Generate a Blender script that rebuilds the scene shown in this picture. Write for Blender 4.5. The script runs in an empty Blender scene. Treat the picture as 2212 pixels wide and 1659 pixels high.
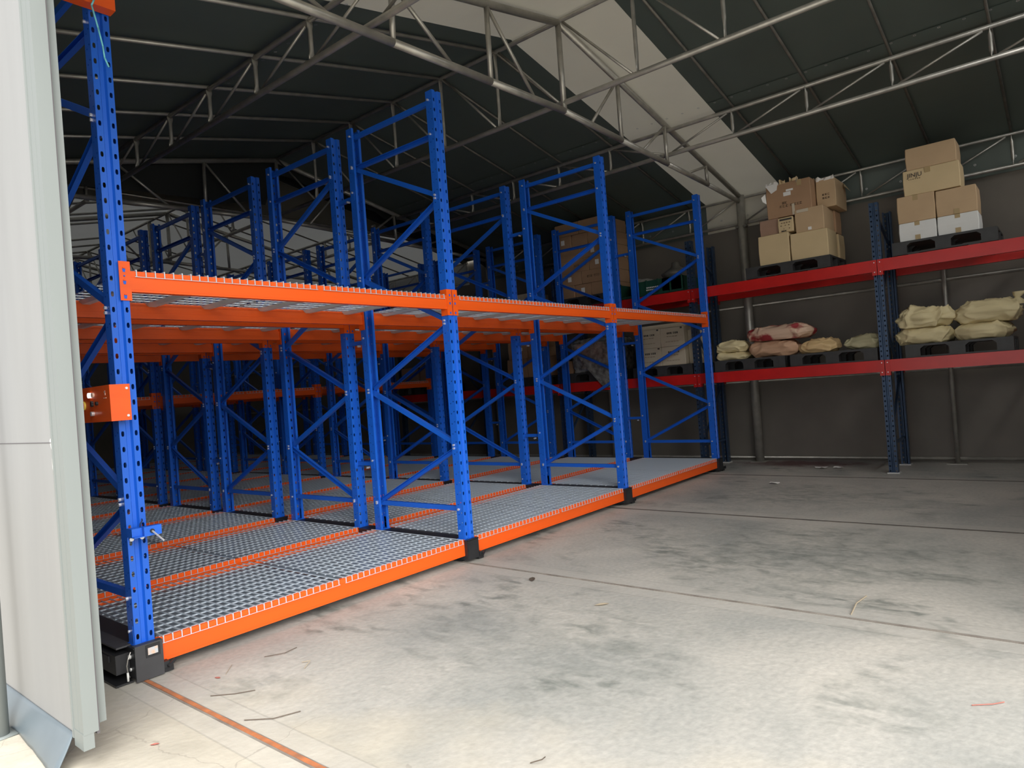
import bpy, math, random
from mathutils import Vector, Matrix, noise
random.seed(7)
PI = math.pi
S = bpy.context.scene
COL = S.collection

# ------------------------------------------------------------------ camera
cd = bpy.data.cameras.new('camera'); cam = bpy.data.objects.new('camera', cd); COL.objects.link(cam)
cam.location = (-1.37269236, -3.54409244, 1.27027397)
cam.rotation_euler = (math.radians(90.20422643), math.radians(4.356481), math.radians(-50.49846942))
cd.sensor_fit = 'HORIZONTAL'; cd.sensor_width = 36.0
cd.lens = 1479.72349 / 2212 * 36.0
cd.clip_start = 0.05; cd.clip_end = 300
S.camera = cam

# ------------------------------------------------------------------ sky and exposure
S.view_settings.view_transform = 'Standard'; S.view_settings.look = 'None'
S.view_settings.gamma = 1.0; S.view_settings.use_curve_mapping = False
S.view_settings.exposure = 0.12
w = bpy.data.worlds.new('overcast_sky'); S.world = w; w.use_nodes = True
nt = w.node_tree; nt.nodes.clear()
bg = nt.nodes.new('ShaderNodeBackground'); wo = nt.nodes.new('ShaderNodeOutputWorld')
bg.inputs[0].default_value = (0.97, 0.985, 1.0, 1); bg.inputs[1].default_value = 1.35
nt.links.new(bg.outputs[0], wo.inputs[0])

# bright hazy sun behind thin cloud, over the photographer's right shoulder
sd = bpy.data.lights.new('hazy_sun', 'SUN'); sun = bpy.data.objects.new('hazy_sun', sd); COL.objects.link(sun)
sd.energy = 7.0; sd.angle = math.radians(70); sd.color = (1.0, 0.985, 0.955)
sun.rotation_euler = Vector((-.50, -1.0, .85)).to_track_quat('Z', 'Y').to_euler()

# ------------------------------------------------------------------ materials
def nodes(m):
    m.use_nodes = True
    return m.node_tree.nodes, m.node_tree.links, m.node_tree.nodes['Principled BSDF']
def mat(name, c, rough=0.5, metal=0.0, var=0.0, scale=8.0, bump=0.0, bscale=60.0, spec=None, trans=0.0, emit=None, tint=None, stretch=None):
    m = bpy.data.materials.new(name); N, L, P = nodes(m)
    P.inputs['Base Color'].default_value = (*c, 1); P.inputs['Roughness'].default_value = rough
    P.inputs['Metallic'].default_value = metal
    if spec is not None: P.inputs['Specular IOR Level'].default_value = spec
    tc = N.new('ShaderNodeTexCoord')
    src = tc.outputs['Object']
    if stretch:
        mp = N.new('ShaderNodeMapping'); mp.inputs['Scale'].default_value = stretch
        L.new(src, mp.inputs[0]); src = mp.outputs[0]
    if var > 0:
        n = N.new('ShaderNodeTexNoise'); n.inputs['Scale'].default_value = scale; n.inputs['Detail'].default_value = 5
        r = N.new('ShaderNodeValToRGB'); L.new(src, n.inputs['Vector']); L.new(n.outputs['Fac'], r.inputs[0])
        t = tint or tuple(x * (1 - var) for x in c)
        r.color_ramp.elements[0].position = 0.3; r.color_ramp.elements[1].position = 0.7
        r.color_ramp.elements[0].color = (*t, 1); r.color_ramp.elements[1].color = (*c, 1)
        L.new(r.outputs[0], P.inputs['Base Color'])
    if bump > 0:
        n2 = N.new('ShaderNodeTexNoise'); n2.inputs['Scale'].default_value = bscale; n2.inputs['Detail'].default_value = 4
        b = N.new('ShaderNodeBump'); b.inputs['Strength'].default_value = bump; b.inputs['Distance'].default_value = 0.01
        L.new(src, n2.inputs['Vector']); L.new(n2.outputs['Fac'], b.inputs['Height']); L.new(b.outputs[0], P.inputs['Normal'])
    if emit:
        P.inputs['Emission Color'].default_value = (*c, 1); P.inputs['Emission Strength'].default_value = emit
    if trans > 0:
        out = N['Material Output']; T = N.new('ShaderNodeBsdfTranslucent'); T.inputs[0].default_value = (*c, 1)
        mx = N.new('ShaderNodeMixShader'); mx.inputs[0].default_value = trans
        L.new(P.outputs[0], mx.inputs[1]); L.new(T.outputs[0], mx.inputs[2]); L.new(mx.outputs[0], out.inputs[0])
    return m
M = {}
M['blue'] = mat('blue_powder_coat', (0.012, 0.122, 0.63), 0.34, var=.12, scale=3, bump=.02, bscale=120)
M['orange'] = mat('orange_powder_coat', (0.86, 0.105, 0.006), 0.42, var=.12, scale=5, bump=.03, bscale=90, stretch=(.15, 1, 4))
M['red'] = mat('red_powder_coat', (0.60, 0.016, 0.012), 0.3, var=.2, scale=4)
M['steelblue'] = mat('dark_blue_paint', (0.055, 0.095, 0.17), 0.33, metal=.45, var=.3, scale=10)
M['black'] = mat('black_powder_coat', (0.012, 0.013, 0.015), 0.45, var=.3, scale=14, tint=(.02, .02, .022))
M['charcoal'] = mat('charcoal_cover', (0.045, 0.045, 0.048), 0.55, var=.15, scale=20)
M['plastic'] = mat('black_pallet_plastic', (0.042, 0.043, 0.043), 0.5, var=.3, scale=12)
M['galv'] = mat('galvanised_wire', (0.60, 0.66, 0.72), 0.35, metal=.35)
M['channel'] = mat('galvanised_channel', (0.70, 0.70, 0.68), 0.45, metal=.3, var=.1, scale=12)
M['bolt'] = mat('zinc_bolt', (0.85, 0.86, 0.88), 0.25, metal=.6)
M['pipe'] = mat('galvanised_pipe', (0.50, 0.48, 0.43), 0.38, metal=.55, var=.3, scale=9, bump=.05, bscale=70)
M['dkpipe'] = mat('dark_pipe_metal', (0.23, 0.215, 0.185), 0.5, metal=.4, var=.4, scale=9)
M['green'] = mat('dark_green_tarpaulin', (0.10, 0.127, 0.112), 0.55, var=.12, scale=2, bump=.15, bscale=5)
M['cream'] = mat('cream_tarpaulin', (0.60, 0.57, 0.48), 0.6, var=.08, scale=2, bump=.15, bscale=4, trans=.05)
M['whitetarp'] = mat('pale_grey_tarpaulin', (0.62, 0.63, 0.60), 0.6, var=.08, scale=1.2, bump=.2, bscale=2, trans=.045)
M['wall'] = mat('taupe_tarpaulin', (0.165, 0.147, 0.122), 0.6, var=.18, scale=2.2, bump=.25, bscale=3)
M['curtain'] = mat('brown_grey_curtain', (0.13, 0.12, 0.095), 0.7, var=.2, scale=2, bump=.3, bscale=3, trans=.01)
M['dark'] = mat('black_green_tarpaulin', (0.012, 0.014, 0.013), 0.7, var=.1)
M['panel'] = mat('grey_door_skin', (0.285, 0.285, 0.283), 0.45, var=.14, scale=1.6, bump=.05, bscale=4, stretch=(1, 3, .35))
M['profile'] = mat('door_frame_aluminium', (0.20, 0.22, 0.212), 0.45, metal=.0, var=.08, scale=5, stretch=(1, 1, .2))
M['rubber'] = mat('grey_blue_rubber', (0.13, 0.16, 0.18), 0.35, var=.15, scale=7)
M['dkgap'] = mat('dark_seal', (0.09, 0.08, 0.085), 0.6)
M['card'] = mat('cardboard', (0.53, 0.37, 0.215), 0.75, var=.12, scale=3)
M['card2'] = mat('tan_cardboard', (0.62, 0.475, 0.27), 0.75, var=.1, scale=3)
M['card3'] = mat('brown_cardboard', (0.40, 0.24, 0.135), 0.75, var=.14, scale=3)
M['card4'] = mat('pinkish_cardboard', (0.36, 0.22, 0.15), 0.75, var=.14, scale=3)
M['white'] = mat('white_carton', (0.72, 0.72, 0.69), 0.6, var=.06, scale=5)
M['pale'] = mat('pale_carton', (0.50, 0.43, 0.32), 0.6, var=.08, scale=5)
M['tape'] = mat('packing_tape', (0.42, 0.31, 0.16), 0.25)
M['cleartape'] = mat('clear_tape', (0.58, 0.50, 0.38), 0.15)
M['paper'] = mat('white_paper', (0.78, 0.76, 0.72), 0.7)
M['ink'] = mat('black_ink', (0.05, 0.045, 0.04), 0.7)
M['softink'] = mat('faded_ink', (0.21, 0.135, 0.08), 0.7)
M['greenplastic'] = mat('green_plastic', (0.012, 0.065, 0.04), 0.45, var=.2)
M['film'] = mat('stretch_film', (0.42, 0.42, 0.38), 0.1, var=.5, scale=14, bump=1.0, bscale=16, spec=1.0, metal=.3, tint=(.09, .085, .07))
M['grey'] = mat('grey_cloth', (0.30, 0.29, 0.26), 0.6, var=.3, bump=.5, bscale=12)
M['sack_y'] = mat('pale_yellow_sack', (0.72, 0.61, 0.35), 0.6, var=.12, scale=5, bump=.6, bscale=7, stretch=(1.5, 1, 3))
M['sack_o'] = mat('olive_sack', (0.50, 0.46, 0.28), 0.6, var=.2, scale=8, bump=.6, bscale=7, stretch=(1.5, 1, 3))
M['sack_p'] = mat('pink_brown_sack', (0.56, 0.34, 0.21), 0.6, var=.15, scale=7, bump=.6, bscale=7, stretch=(1.5, 1, 3))
M['sack_a'] = mat('apricot_sack', (0.74, 0.52, 0.26), 0.6, var=.12, scale=7, bump=.6, bscale=7, stretch=(1.5, 1, 3))
M['sack_r'] = mat('red_stained_sack', (0.30, 0.025, 0.03), 0.6, var=.6, scale=4.2, tint=(.66, .46, .33), bump=.15, bscale=30)
for e_, p_ in zip([n_ for n_ in M['sack_r'].node_tree.nodes if n_.type == 'VALTORGB'][0].color_ramp.elements, (.47, .56)): e_.position = p_
M['cyan'] = mat('cyan_cable', (0.22, 0.72, 0.80), 0.4)
M['plate'] = mat('galvanised_sheet', (0.30, 0.355, 0.40), 0.33, metal=.65, var=.35, scale=6, bump=.05, bscale=10)
M['railgrey'] = mat('worn_rail_edge', (0.16, 0.135, 0.115), 0.7, var=.5, scale=6, tint=(.33, .30, .26))
M['led'] = mat('white_lit_button', (1.0, 0.93, 0.93), 0.3, emit=1.5)
M['redbtn'] = mat('red_button', (0.55, 0.03, 0.03), 0.3)
M['yellow'] = mat('yellow_ring', (0.80, 0.62, 0.10), 0.4)
M['logo'] = mat('pale_print', (0.85, 0.55, 0.42), 0.5)
M['display'] = mat('meter_window', (0.45, 0.55, 0.62), 0.2, var=.4, scale=60, tint=(.7, .45, .3))
M['rust'] = mat('rusty_orange_rail', (0.62, 0.20, 0.07), 0.6, var=.45, scale=14, tint=(.30, .14, .08))
M['rail'] = mat('dark_floor_rail', (0.03, 0.03, 0.03), 0.6, var=.5, scale=5, tint=(.14, .12, .10))
M['twig'] = mat('dark_twig', (0.10, 0.075, 0.055), 0.8)
M['leaf'] = mat('dry_leaf', (0.42, 0.35, 0.25), 0.7)
M['redleaf'] = mat('red_scrap', (0.42, 0.13, 0.10), 0.7)

def floor_material():
    m = bpy.data.materials.new('worn_concrete'); N, L, P = nodes(m)
    g = N.new('ShaderNodeNewGeometry'); sep = N.new('ShaderNodeSeparateXYZ'); L.new(g.outputs['Position'], sep.inputs[0])
    def noise_(sc, det=6, dist=0.0, st=None):
        n = N.new('ShaderNodeTexNoise'); n.inputs['Scale'].default_value = sc; n.inputs['Detail'].default_value = det
        n.inputs['Distortion'].default_value = dist
        if st:
            mp = N.new('ShaderNodeMapping'); mp.inputs['Scale'].default_value = st; L.new(g.outputs['Position'], mp.inputs[0]); L.new(mp.outputs[0], n.inputs['Vector'])
        else: L.new(g.outputs['Position'], n.inputs['Vector'])
        return n.outputs['Fac']
    def ramp(v, p0, p1, c0=(0, 0, 0), c1=(1, 1, 1)):
        r = N.new('ShaderNodeValToRGB'); r.color_ramp.elements[0].position = p0; r.color_ramp.elements[1].position = p1
        r.color_ramp.elements[0].color = (*c0, 1); r.color_ramp.elements[1].color = (*c1, 1); L.new(v, r.inputs[0]); return r.outputs[0]
    def mix(f, a, b, mode='MIX'):
        x = N.new('ShaderNodeMix'); x.data_type = 'RGBA'; x.blend_type = mode
        if isinstance(f, float): x.inputs[0].default_value = f
        else: L.new(f, x.inputs[0])
        for s, v in ((6, a), (7, b)):
            if isinstance(v, tuple): x.inputs[s].default_value = (*v, 1)
            else: L.new(v, x.inputs[s])
        return x.outputs[2]
    def math_(op, a, b=None):
        x = N.new('ShaderNodeMath'); x.operation = op
        for i, v in enumerate((a, b)):
            if v is None: continue
            if isinstance(v, (int, float)): x.inputs[i].default_value = v
            else: L.new(v, x.inputs[i])
        return x.outputs[0]
    base = ramp(noise_(0.9, 8, .6), .35, .68, (0.37, 0.37, 0.345), (0.56, 0.53, 0.475))
    # greenish dark smears
    sm = ramp(noise_(1.7, 10, 1.2, (1, .8, 1)), .52, .68)
    sm2 = ramp(noise_(7.0, 8, .8, (1.6, .7, 1)), .42, .62)
    f = math_('MULTIPLY', sm, sm2); f = math_('MULTIPLY', f, .78)
    c = mix(f, base, (0.17, 0.185, 0.165))
    # two big dirty greenish patches on the open floor
    for cx, cy, kx, ky, am in ((3.35, -1.9, 1.05, .62, .62), (5.5, -1.3, 1.2, .8, .5), (1.3, -1.5, 1.1, 1.0, .35)):
        ax = math_('MULTIPLY', math_('SUBTRACT', sep.outputs['X'], cx), kx); ay = math_('MULTIPLY', math_('SUBTRACT', sep.outputs['Y'], cy), ky)
        rr_ = math_('ADD', math_('SQRT', math_('ADD', math_('MULTIPLY', ax, ax), math_('MULTIPLY', ay, ay))), math_('MULTIPLY', math_('SUBTRACT', noise_(2.6, 9, .8), .5), 2.2))
        pm_ = math_('MULTIPLY', ramp(rr_, .3, 1.15, (1, 1, 1), (0, 0, 0)), ramp(noise_(11, 9, .6, (1.3, .8, 1)), .36, .66))
        c = mix(math_('MULTIPLY', pm_, am), c, (0.165, 0.185, 0.165))
    # fine grain
    c = mix(.5, c, ramp(noise_(38, 6), .3, .72, (.72, .72, .72), (1.12, 1.1, 1.08)), 'MULTIPLY')
    # warm dusty concrete outdoors / at the threshold
    wx = math_('ADD', sep.outputs['X'], math_('MULTIPLY', math_('SUBTRACT', noise_(2.2, 8), .5), 1.3))
    wy = math_('ADD', wx, math_('MULTIPLY', math_('ADD', sep.outputs['Y'], 1.5), .25))
    warm = math_('LESS_THAN', wy, .30); warm2 = ramp(wy, .0, .55, (1, 1, 1), (0, 0, 0))
    c = mix(math_('MULTIPLY', warm2, .75), c, ramp(noise_(5, 8), .3, .7, (0.47, 0.42, 0.33), (0.60, 0.54, 0.43)))
    # poured strips along each rail: lighter, cleaner concrete
    for rx, wd in ((-.02, .11), (2.25, .14), (4.42, .17), (6.68, .15)):
        d = math_('ABSOLUTE', math_('SUBTRACT', sep.outputs['X'], rx))
        dn = math_('ADD', d, math_('MULTIPLY', math_('SUBTRACT', noise_(9, 4), .5), .03))
        k = math_('LESS_THAN', dn, wd)
        c = mix(math_('MULTIPLY', k, .38), c, (0.52, 0.49, 0.44))
        e = math_('LESS_THAN', math_('ABSOLUTE', math_('SUBTRACT', d, wd)), .004)
        c = mix(math_('MULTIPLY', e, .3), c, (0.24, 0.23, 0.20))
    # hairline cracks on the apron
    v = N.new('ShaderNodeTexVoronoi'); v.feature = 'DISTANCE_TO_EDGE'; v.inputs['Scale'].default_value = 1.3
    nn = N.new('ShaderNodeTexNoise'); nn.inputs['Scale'].default_value = 4; nn.inputs['Detail'].default_value = 6
    va = N.new('ShaderNodeVectorMath'); va.operation = 'ADD'; vs = N.new('ShaderNodeVectorMath'); vs.operation = 'SCALE'; vs.inputs['Scale'].default_value = .25
    L.new(g.outputs['Position'], nn.inputs['Vector']); L.new(nn.outputs['Color'], vs.inputs[0]); L.new(vs.outputs[0], va.inputs[0]); L.new(g.outputs['Position'], va.inputs[1]); L.new(va.outputs[0], v.inputs['Vector'])
    cr = math_('LESS_THAN', v.outputs['Distance'], .004)
    crm = math_('MULTIPLY', math_('MULTIPLY', cr, warm), .25)
    c = mix(crm, c, (0.17, 0.14, 0.12))
    # spilt red powder by the wall column
    dx = math_('MULTIPLY', math_('SUBTRACT', sep.outputs['X'], 7.75), 2.4); dy = math_('ADD', sep.outputs['Y'], .75)
    rr = math_('SQRT', math_('ADD', math_('MULTIPLY', dx, dx), math_('MULTIPLY', dy, dy)))
    rr = math_('ADD', rr, math_('MULTIPLY', math_('SUBTRACT', noise_(6, 8), .5), 1.1))
    c = mix(math_('MULTIPLY', ramp(rr, .35, .95, (1, 1, 1), (0, 0, 0)), .8), c, (0.10, 0.01, 0.015))
    L.new(c, P.inputs['Base Color'])
    P.inputs['Roughness'].default_value = .62
    b = N.new('ShaderNodeBump'); b.inputs['Strength'].default_value = .25; b.inputs['Distance'].default_value = .01
    L.new(noise_(25, 8), b.inputs['Height']); L.new(b.outputs[0], P.inputs['Normal'])
    return m
M['floor'] = floor_material()

# ------------------------------------------------------------------ mesh helpers
class MB:
    def __init__(s): s.v = []; s.f = []; s.m = []
    def add(s, vs, fs, mi=0):
        o = len(s.v); s.v += [tuple(v) for v in vs]
        for f in fs: s.f.append(tuple(o + i for i in f)); s.m.append(mi)
        return s
    def box(s, a, b, mi=0):
        x0, y0, z0 = a; x1, y1, z1 = b
        return s.add([(x0, y0, z0), (x1, y0, z0), (x1, y1, z0), (x0, y1, z0), (x0, y0, z1), (x1, y0, z1), (x1, y1, z1), (x0, y1, z1)],
                     [(0, 3, 2, 1), (4, 5, 6, 7), (0, 1, 5, 4), (1, 2, 6, 5), (2, 3, 7, 6), (3, 0, 4, 7)], mi)
    def quad(s, *p, mi=0): return s.add(p, [tuple(range(len(p)))], mi)
    def frame(s, a, b, up=(0, 0, 1)):
        a = Vector(a); b = Vector(b); d = (b - a).normalized(); u = Vector(up)
        if abs(d.dot(u)) > .99: u = Vector((1, 0, 0))
        x = d.cross(u).normalized(); y = x.cross(d).normalized()
        return a, b, x, y
    def sweep(s, prof, a, b, up=(0, 0, 1), mi=0, caps=True, closed=True):
        a, b, x, y = s.frame(a, b, up); n = len(prof)
        vs = [a + x * p[0] + y * p[1] for p in prof] + [b + x * p[0] + y * p[1] for p in prof]
        fs = [(i, (i + 1) % n, n + (i + 1) % n, n + i) for i in range(n if closed else n - 1)]
        if caps and closed: fs += [tuple(range(n))[::-1], tuple(range(n, 2 * n))]
        return s.add(vs, fs, mi)
    def tube(s, a, b, r, n=8, mi=0, r2=None):
        a, b, x, y = s.frame(a, b); r2 = r if r2 is None else r2
        vs = [a + x * math.cos(2 * PI * i / n) * r + y * math.sin(2 * PI * i / n) * r for i in range(n)] + \
             [b + x * math.cos(2 * PI * i / n) * r2 + y * math.sin(2 * PI * i / n) * r2 for i in range(n)]
        return s.add(vs, [(i, (i + 1) % n, n + (i + 1) % n, n + i) for i in range(n)] + [tuple(range(n))[::-1], tuple(range(n, 2 * n))], mi)
    def path(s, pts, r, n=6, mi=0):
        for p, q in zip(pts, pts[1:]): s.tube(p, q, r, n, mi)
        return s
    def flat_strut(s, a, b, r, wide=(1, 0, 0), mi=0, n=10):
        # round in the middle, hammered flat and wide at both ends
        a = Vector(a); b = Vector(b); d = (b - a); wv = Vector(wide).normalized(); t = d.normalized().cross(wv).normalized()
        rings = [(0, 1.7, .25), (.09, 1.6, .3), (.22, 1, 1), (.78, 1, 1), (.91, 1.6, .3), (1, 1.7, .25)]
        vs = []
        for f, kw, kt in rings:
            for i in range(n):
                an = 2 * PI * i / n; vs.append(a + d * f + wv * math.cos(an) * r * kw + t * math.sin(an) * r * kt)
        fs = [(k * n + i, k * n + (i + 1) % n, (k + 1) * n + (i + 1) % n, (k + 1) * n + i) for k in range(len(rings) - 1) for i in range(n)]
        fs += [tuple(range(n))[::-1], tuple(range((len(rings) - 1) * n, len(rings) * n))]
        return s.add(vs, fs, mi)
    def holes(s, o, u, wd, z0, z1, cu, hw, hh, pitch, phase=0.0, mi=0):
        """a vertical strip of sheet with one column of elongated holes punched right through"""
        o = Vector(o); u = Vector(u)
        P = lambda a, z: o + u * a + Vector((0, 0, z))
        z = z0
        while z < z1 - 1e-6:
            zt = min(z + pitch, z1)
            if zt - z < pitch * .8: s.quad(P(0, z), P(wd, z), P(wd, zt), P(0, zt), mi=mi); break
            c = z + pitch * (.5 + phase); k = hh * .28
            L_ = [P(0, z), P(cu, z), P(cu, c - hh / 2), P(cu - hw * .3, c - hh / 2), P(cu - hw / 2, c - hh / 2 + k), P(cu - hw / 2, c + hh / 2 - k), P(cu - hw * .3, c + hh / 2), P(cu, c + hh / 2), P(cu, zt), P(0, zt)]
            R_ = [P(wd, z), P(wd, zt), P(cu, zt), P(cu, c + hh / 2), P(cu + hw * .3, c + hh / 2), P(cu + hw / 2, c + hh / 2 - k), P(cu + hw / 2, c - hh / 2 + k), P(cu + hw * .3, c - hh / 2), P(cu, c - hh / 2), P(cu, z)]
            s.quad(*L_, mi=mi); s.quad(*R_, mi=mi)
            z = zt
        return s
    def mesh(s, name, mats, smooth=False):
        me = bpy.data.meshes.new(name); me.from_pydata(s.v, [], s.f)
        for m in (mats if isinstance(mats, (list, tuple)) else [mats]): me.materials.append(M[m])
        for p, mi in zip(me.polygons, s.m): p.material_index = mi; p.use_smooth = smooth and len(p.vertices) < 6
        me.update(); return me

def inst(name, me, parent=None, loc=(0, 0, 0), rz=0.0, label=None, rot=None):
    o = bpy.data.objects.new(name, me); COL.objects.link(o); o.location = loc
    o.rotation_euler = rot or (0, 0, rz)
    if parent: o.parent = parent
    if label: o['label'] = label
    return o
def tag(o, label=None, cat=None, group=None, kind=None):
    for k, v in (('label', label), ('category', cat), ('group', group), ('kind', kind)):
        if v: o[k] = v
    return o
def empty(name, loc, label, cat, group=None, rz=0.0):
    o = bpy.data.objects.new(name, None); COL.objects.link(o); o.location = loc; o.rotation_euler = (0, 0, rz)
    o.empty_display_size = .1
    return tag(o, label, cat, group)
def struct(name, me, loc=(0, 0, 0), parent=None, label=None):
    o = inst(name, me, parent, loc); 
    if not parent: o['kind'] = 'structure'
    if label: o['label'] = label
    return o

# ================================================================== THE SHELTER
RX, RZ, SL, EX = 3.76, 4.48, .212, 8.0      # ridge x, ridge height of chord, slope, eave x
Y0, YE, Y1 = -4.75, 4.60, 14.4
def roofz(x, off=0.05): return RZ + off - SL * abs(x - RX)
LX = 2 * RX - EX                             # left eave x
# floor with outdoor apron
b = MB(); b.quad((-14, -16, 0), (12, -16, 0), (12, 18, 0), (-14, 18, 0)); struct('floor', b.mesh('floor', 'floor'))

def roof_sheet(ya, yb, mb, mi, drop=.42, n=10):
    """cloth over the pipes: sags a little between the rafters"""
    xs = [LX, LX + .9] + [LX + .9 + (RX - LX - .9) * i / n for i in range(1, n + 1)]
    xs = xs + [2 * RX - x for x in xs[::-1][1:]]
    ny = max(1, int((yb - ya) / .19)); ys = [ya + (yb - ya) * j / ny for j in range(ny + 1)]
    vs = []
    for y in ys:
        sag = .012 * math.sin(PI * ((y + .16) / .75 % 1.0))
        row = [(LX - .02, y, roofz(LX) - drop), (LX - .02, y, roofz(LX) - .01)] + [(x, y, roofz(x) + sag * .6) for x in xs] + \
              [(EX + .02, y, roofz(EX) - .01), (EX + .02, y, roofz(EX) - drop)]
        vs += row
    k = len(xs) + 4
    fs = [(j * k + i, j * k + i + 1, (j + 1) * k + i + 1, (j + 1) * k + i) for j in range(ny) for i in range(k - 1)]
    mb.add(vs, fs, mi)
rb = MB()
roof_sheet(Y0, -.68, rb, 0); roof_sheet(-.68, .38, rb, 1); roof_sheet(.38, YE, rb, 0)
roof = struct('ceiling', rb.mesh('ceiling', ['green', 'cream'], True))
rb = MB(); roof_sheet(5.03, Y1, rb, 0)
roof2 = struct('ceiling.001', rb.mesh('ceiling_far', ['whitetarp'], True))
# rafters under the cloth, one every 0.75 m
ST = .7475
rafL = MB().tube((LX, 0, roofz(LX, .015)), (RX, 0, roofz(RX, .015)), .016, 8).mesh('rafter_pipe', 'pipe', True)
rafR = MB().tube((RX, 0, roofz(RX, .015)), (EX, 0, roofz(EX, .015)), .013, 8).mesh('rafter_pipe_shaded', 'dkpipe', True)  # same pipes as the left; the unlit look is put into a darker colour
k = -7
while True:
    y = -.16 + ST * k
    if y > Y1 - .2: break
    if y > Y0 and k % 6 != 0 and not (YE - .1 < y < YE + .35):
        r_ = roof if y < YE else roof2
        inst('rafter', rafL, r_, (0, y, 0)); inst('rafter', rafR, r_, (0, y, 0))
    k += 1
# grommets along the cloth seams
def grommets(x, z, y0, y1, step, normal):
    g = MB(); y = y0; nv = Vector(normal).normalized(); t1 = Vector((0, 1, 0)); t2 = nv.cross(t1)
    while y < y1:
        c = Vector((x, y, z)); ring = []
        for r in (.007, .013):
            for i in range(8):
                an = 2 * PI * i / 8; ring.append(c + (t1 * math.cos(an) + t2 * math.sin(an)) * r)
        g.add(ring, [(i, (i + 1) % 8, 8 + (i + 1) % 8, 8 + i) for i in range(8)]); y += step
    return g.mesh('grommet_row', 'bolt')
inst('grommet_row', grommets(5.72, roofz(5.72) - .012, Y0 + .1, YE, .185, (-.2, 0, -1)), roof, label='row of small metal eyelets along the roof cloth seam')
inst('grommet_row', grommets(1.80, roofz(1.80) - .012, Y0 + .1, YE, .185, (.2, 0, -1)), roof)
inst('grommet_row', grommets(EX - .003, 3.36, Y0 + .1, YE, .37, (-1, 0, 0)), roof)
# folded seam strips beside the purlins
sm = MB()
sm.quad((5.70, Y0, roofz(5.70) - .006), (5.86, Y0, roofz(5.86) - .02), (5.86, -.70, roofz(5.86) - .02), (5.70, -.70, roofz(5.70) - .006))
sm.quad((5.70, .40, roofz(5.70) - .006), (5.86, .40, roofz(5.86) - .02), (5.86, YE, roofz(5.86) - .02), (5.70, YE, roofz(5.70) - .006))
inst('seam_strip', sm.mesh('seam_strip', 'green'), roof)

# walls
def wavy_wall(name, x, ya, yb, z0, z1, m):
    n = int((yb - ya) / .15); nz = 14; vs = []
    for j in range(nz + 1):
        for i in range(n + 1):
            y = ya + (yb - ya) * i / n; z = z0 + (z1 - z0) * j / nz
            vs.append((x + .012 * noise.noise((y * .9, z * 1.3, 1.0)), y, z))
    fs = [(j * (n + 1) + i, j * (n + 1) + i + 1, (j + 1) * (n + 1) + i + 1, (j + 1) * (n + 1) + i) for j in range(nz) for i in range(n)]
    return struct(name, MB().add(vs, fs).mesh(name, m, True))
b = MB(); b.box((1.9, Y0 - .02, 0), (8.05, Y0, 3.60)); struct('wall_front_light_block', b.mesh('wall_front_light_block', 'wall'))  # unseen wall added part-way across, its width set to dim the far right
wavy_wall('wall_right', 8.03, Y0, Y1, 0, 3.66, 'wall')
b = MB(); b.quad((LX, Y1, 0), (8.05, Y1, 0), (8.05, Y1, 4.6), (LX, Y1, 4.6)); struct('wall_back', b.mesh('wall_back', 'wall'))
b = MB(); b.box((-.43, 1.0, 0), (-.40, Y1, 3.6)); struct('wall_left', b.mesh('wall_left', 'wall'))

# dark gable cloth at the end of the first bay, torn lower edge
def hang(name, y, pts_low, m, thick=.01, label=None):
    b = MB(); n = len(pts_low)
    top = [(x, roofz(x, .045)) for x, z in pts_low]
    vs = [(x, y, z) for x, z in pts_low] + [(x, y, z) for x, z in top]
    b.add(vs, [(i, i + 1, n + i + 1, n + i) for i in range(n - 1)])
    return b
low = [(-.45, 3.55), (.4, 3.70), (1.2, 3.75), (1.6, 3.765), (2.0, 3.80), (2.4, 3.815), (2.7, 3.83), (3.0, 3.80), (3.3, 3.88), (3.62, 3.89), (3.70, 4.1), (3.78, 4.33), (3.95, 4.325), (4.15, 4.31), (4.3, 4.25),
       (4.51, 4.215), (4.8, 4.20), (5.17, 4.11), (5.47, 4.075), (5.6, 4.0), (5.8, 3.96), (6.29, 3.87), (6.9, 3.80), (7.4, 3.66), (8.0, 3.40)]
inst('gable_cloth', hang('g', YE - .08, low, 'dark').mesh('gable_cloth', 'dark'), roof, label='torn black-green cloth hanging at the end of the near roof')
low2 = [(LX, 3.70), (1.0, 3.74), (2.2, 3.77), (3.2, 3.84), (3.8, 3.86), (5, 3.88), (6.5, 3.86), (8.0, 3.55)]
inst('curtain', hang('c', 5.02, low2, 'curtain').mesh('far_curtain', 'curtain'), roof2, label='brown-grey cloth strip hanging between the two roofs')
inst('curtain_pipe', MB().tube((LX, 5.0, 3.89), (8.0, 5.0, 3.89), .018).mesh('curtain_pipe', 'pipe', True), roof2)
b = MB(); b.quad((LX, YE - .06, roofz(LX)), (RX, YE - .06, roofz(RX)), (RX, 5.05, roofz(RX)), (LX, 5.05, roofz(LX)))
b.quad((RX, YE - .06, roofz(RX) + .004), (EX, YE - .06, roofz(EX) + .004), (EX, 5.05, roofz(EX) + .004), (RX, 5.05, roofz(RX) + .004))
inst('gap_light_cover', b.mesh('gap_light_cover', 'dark'), roof2)  # dark cloth added over the roof gap to keep sky light out

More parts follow.
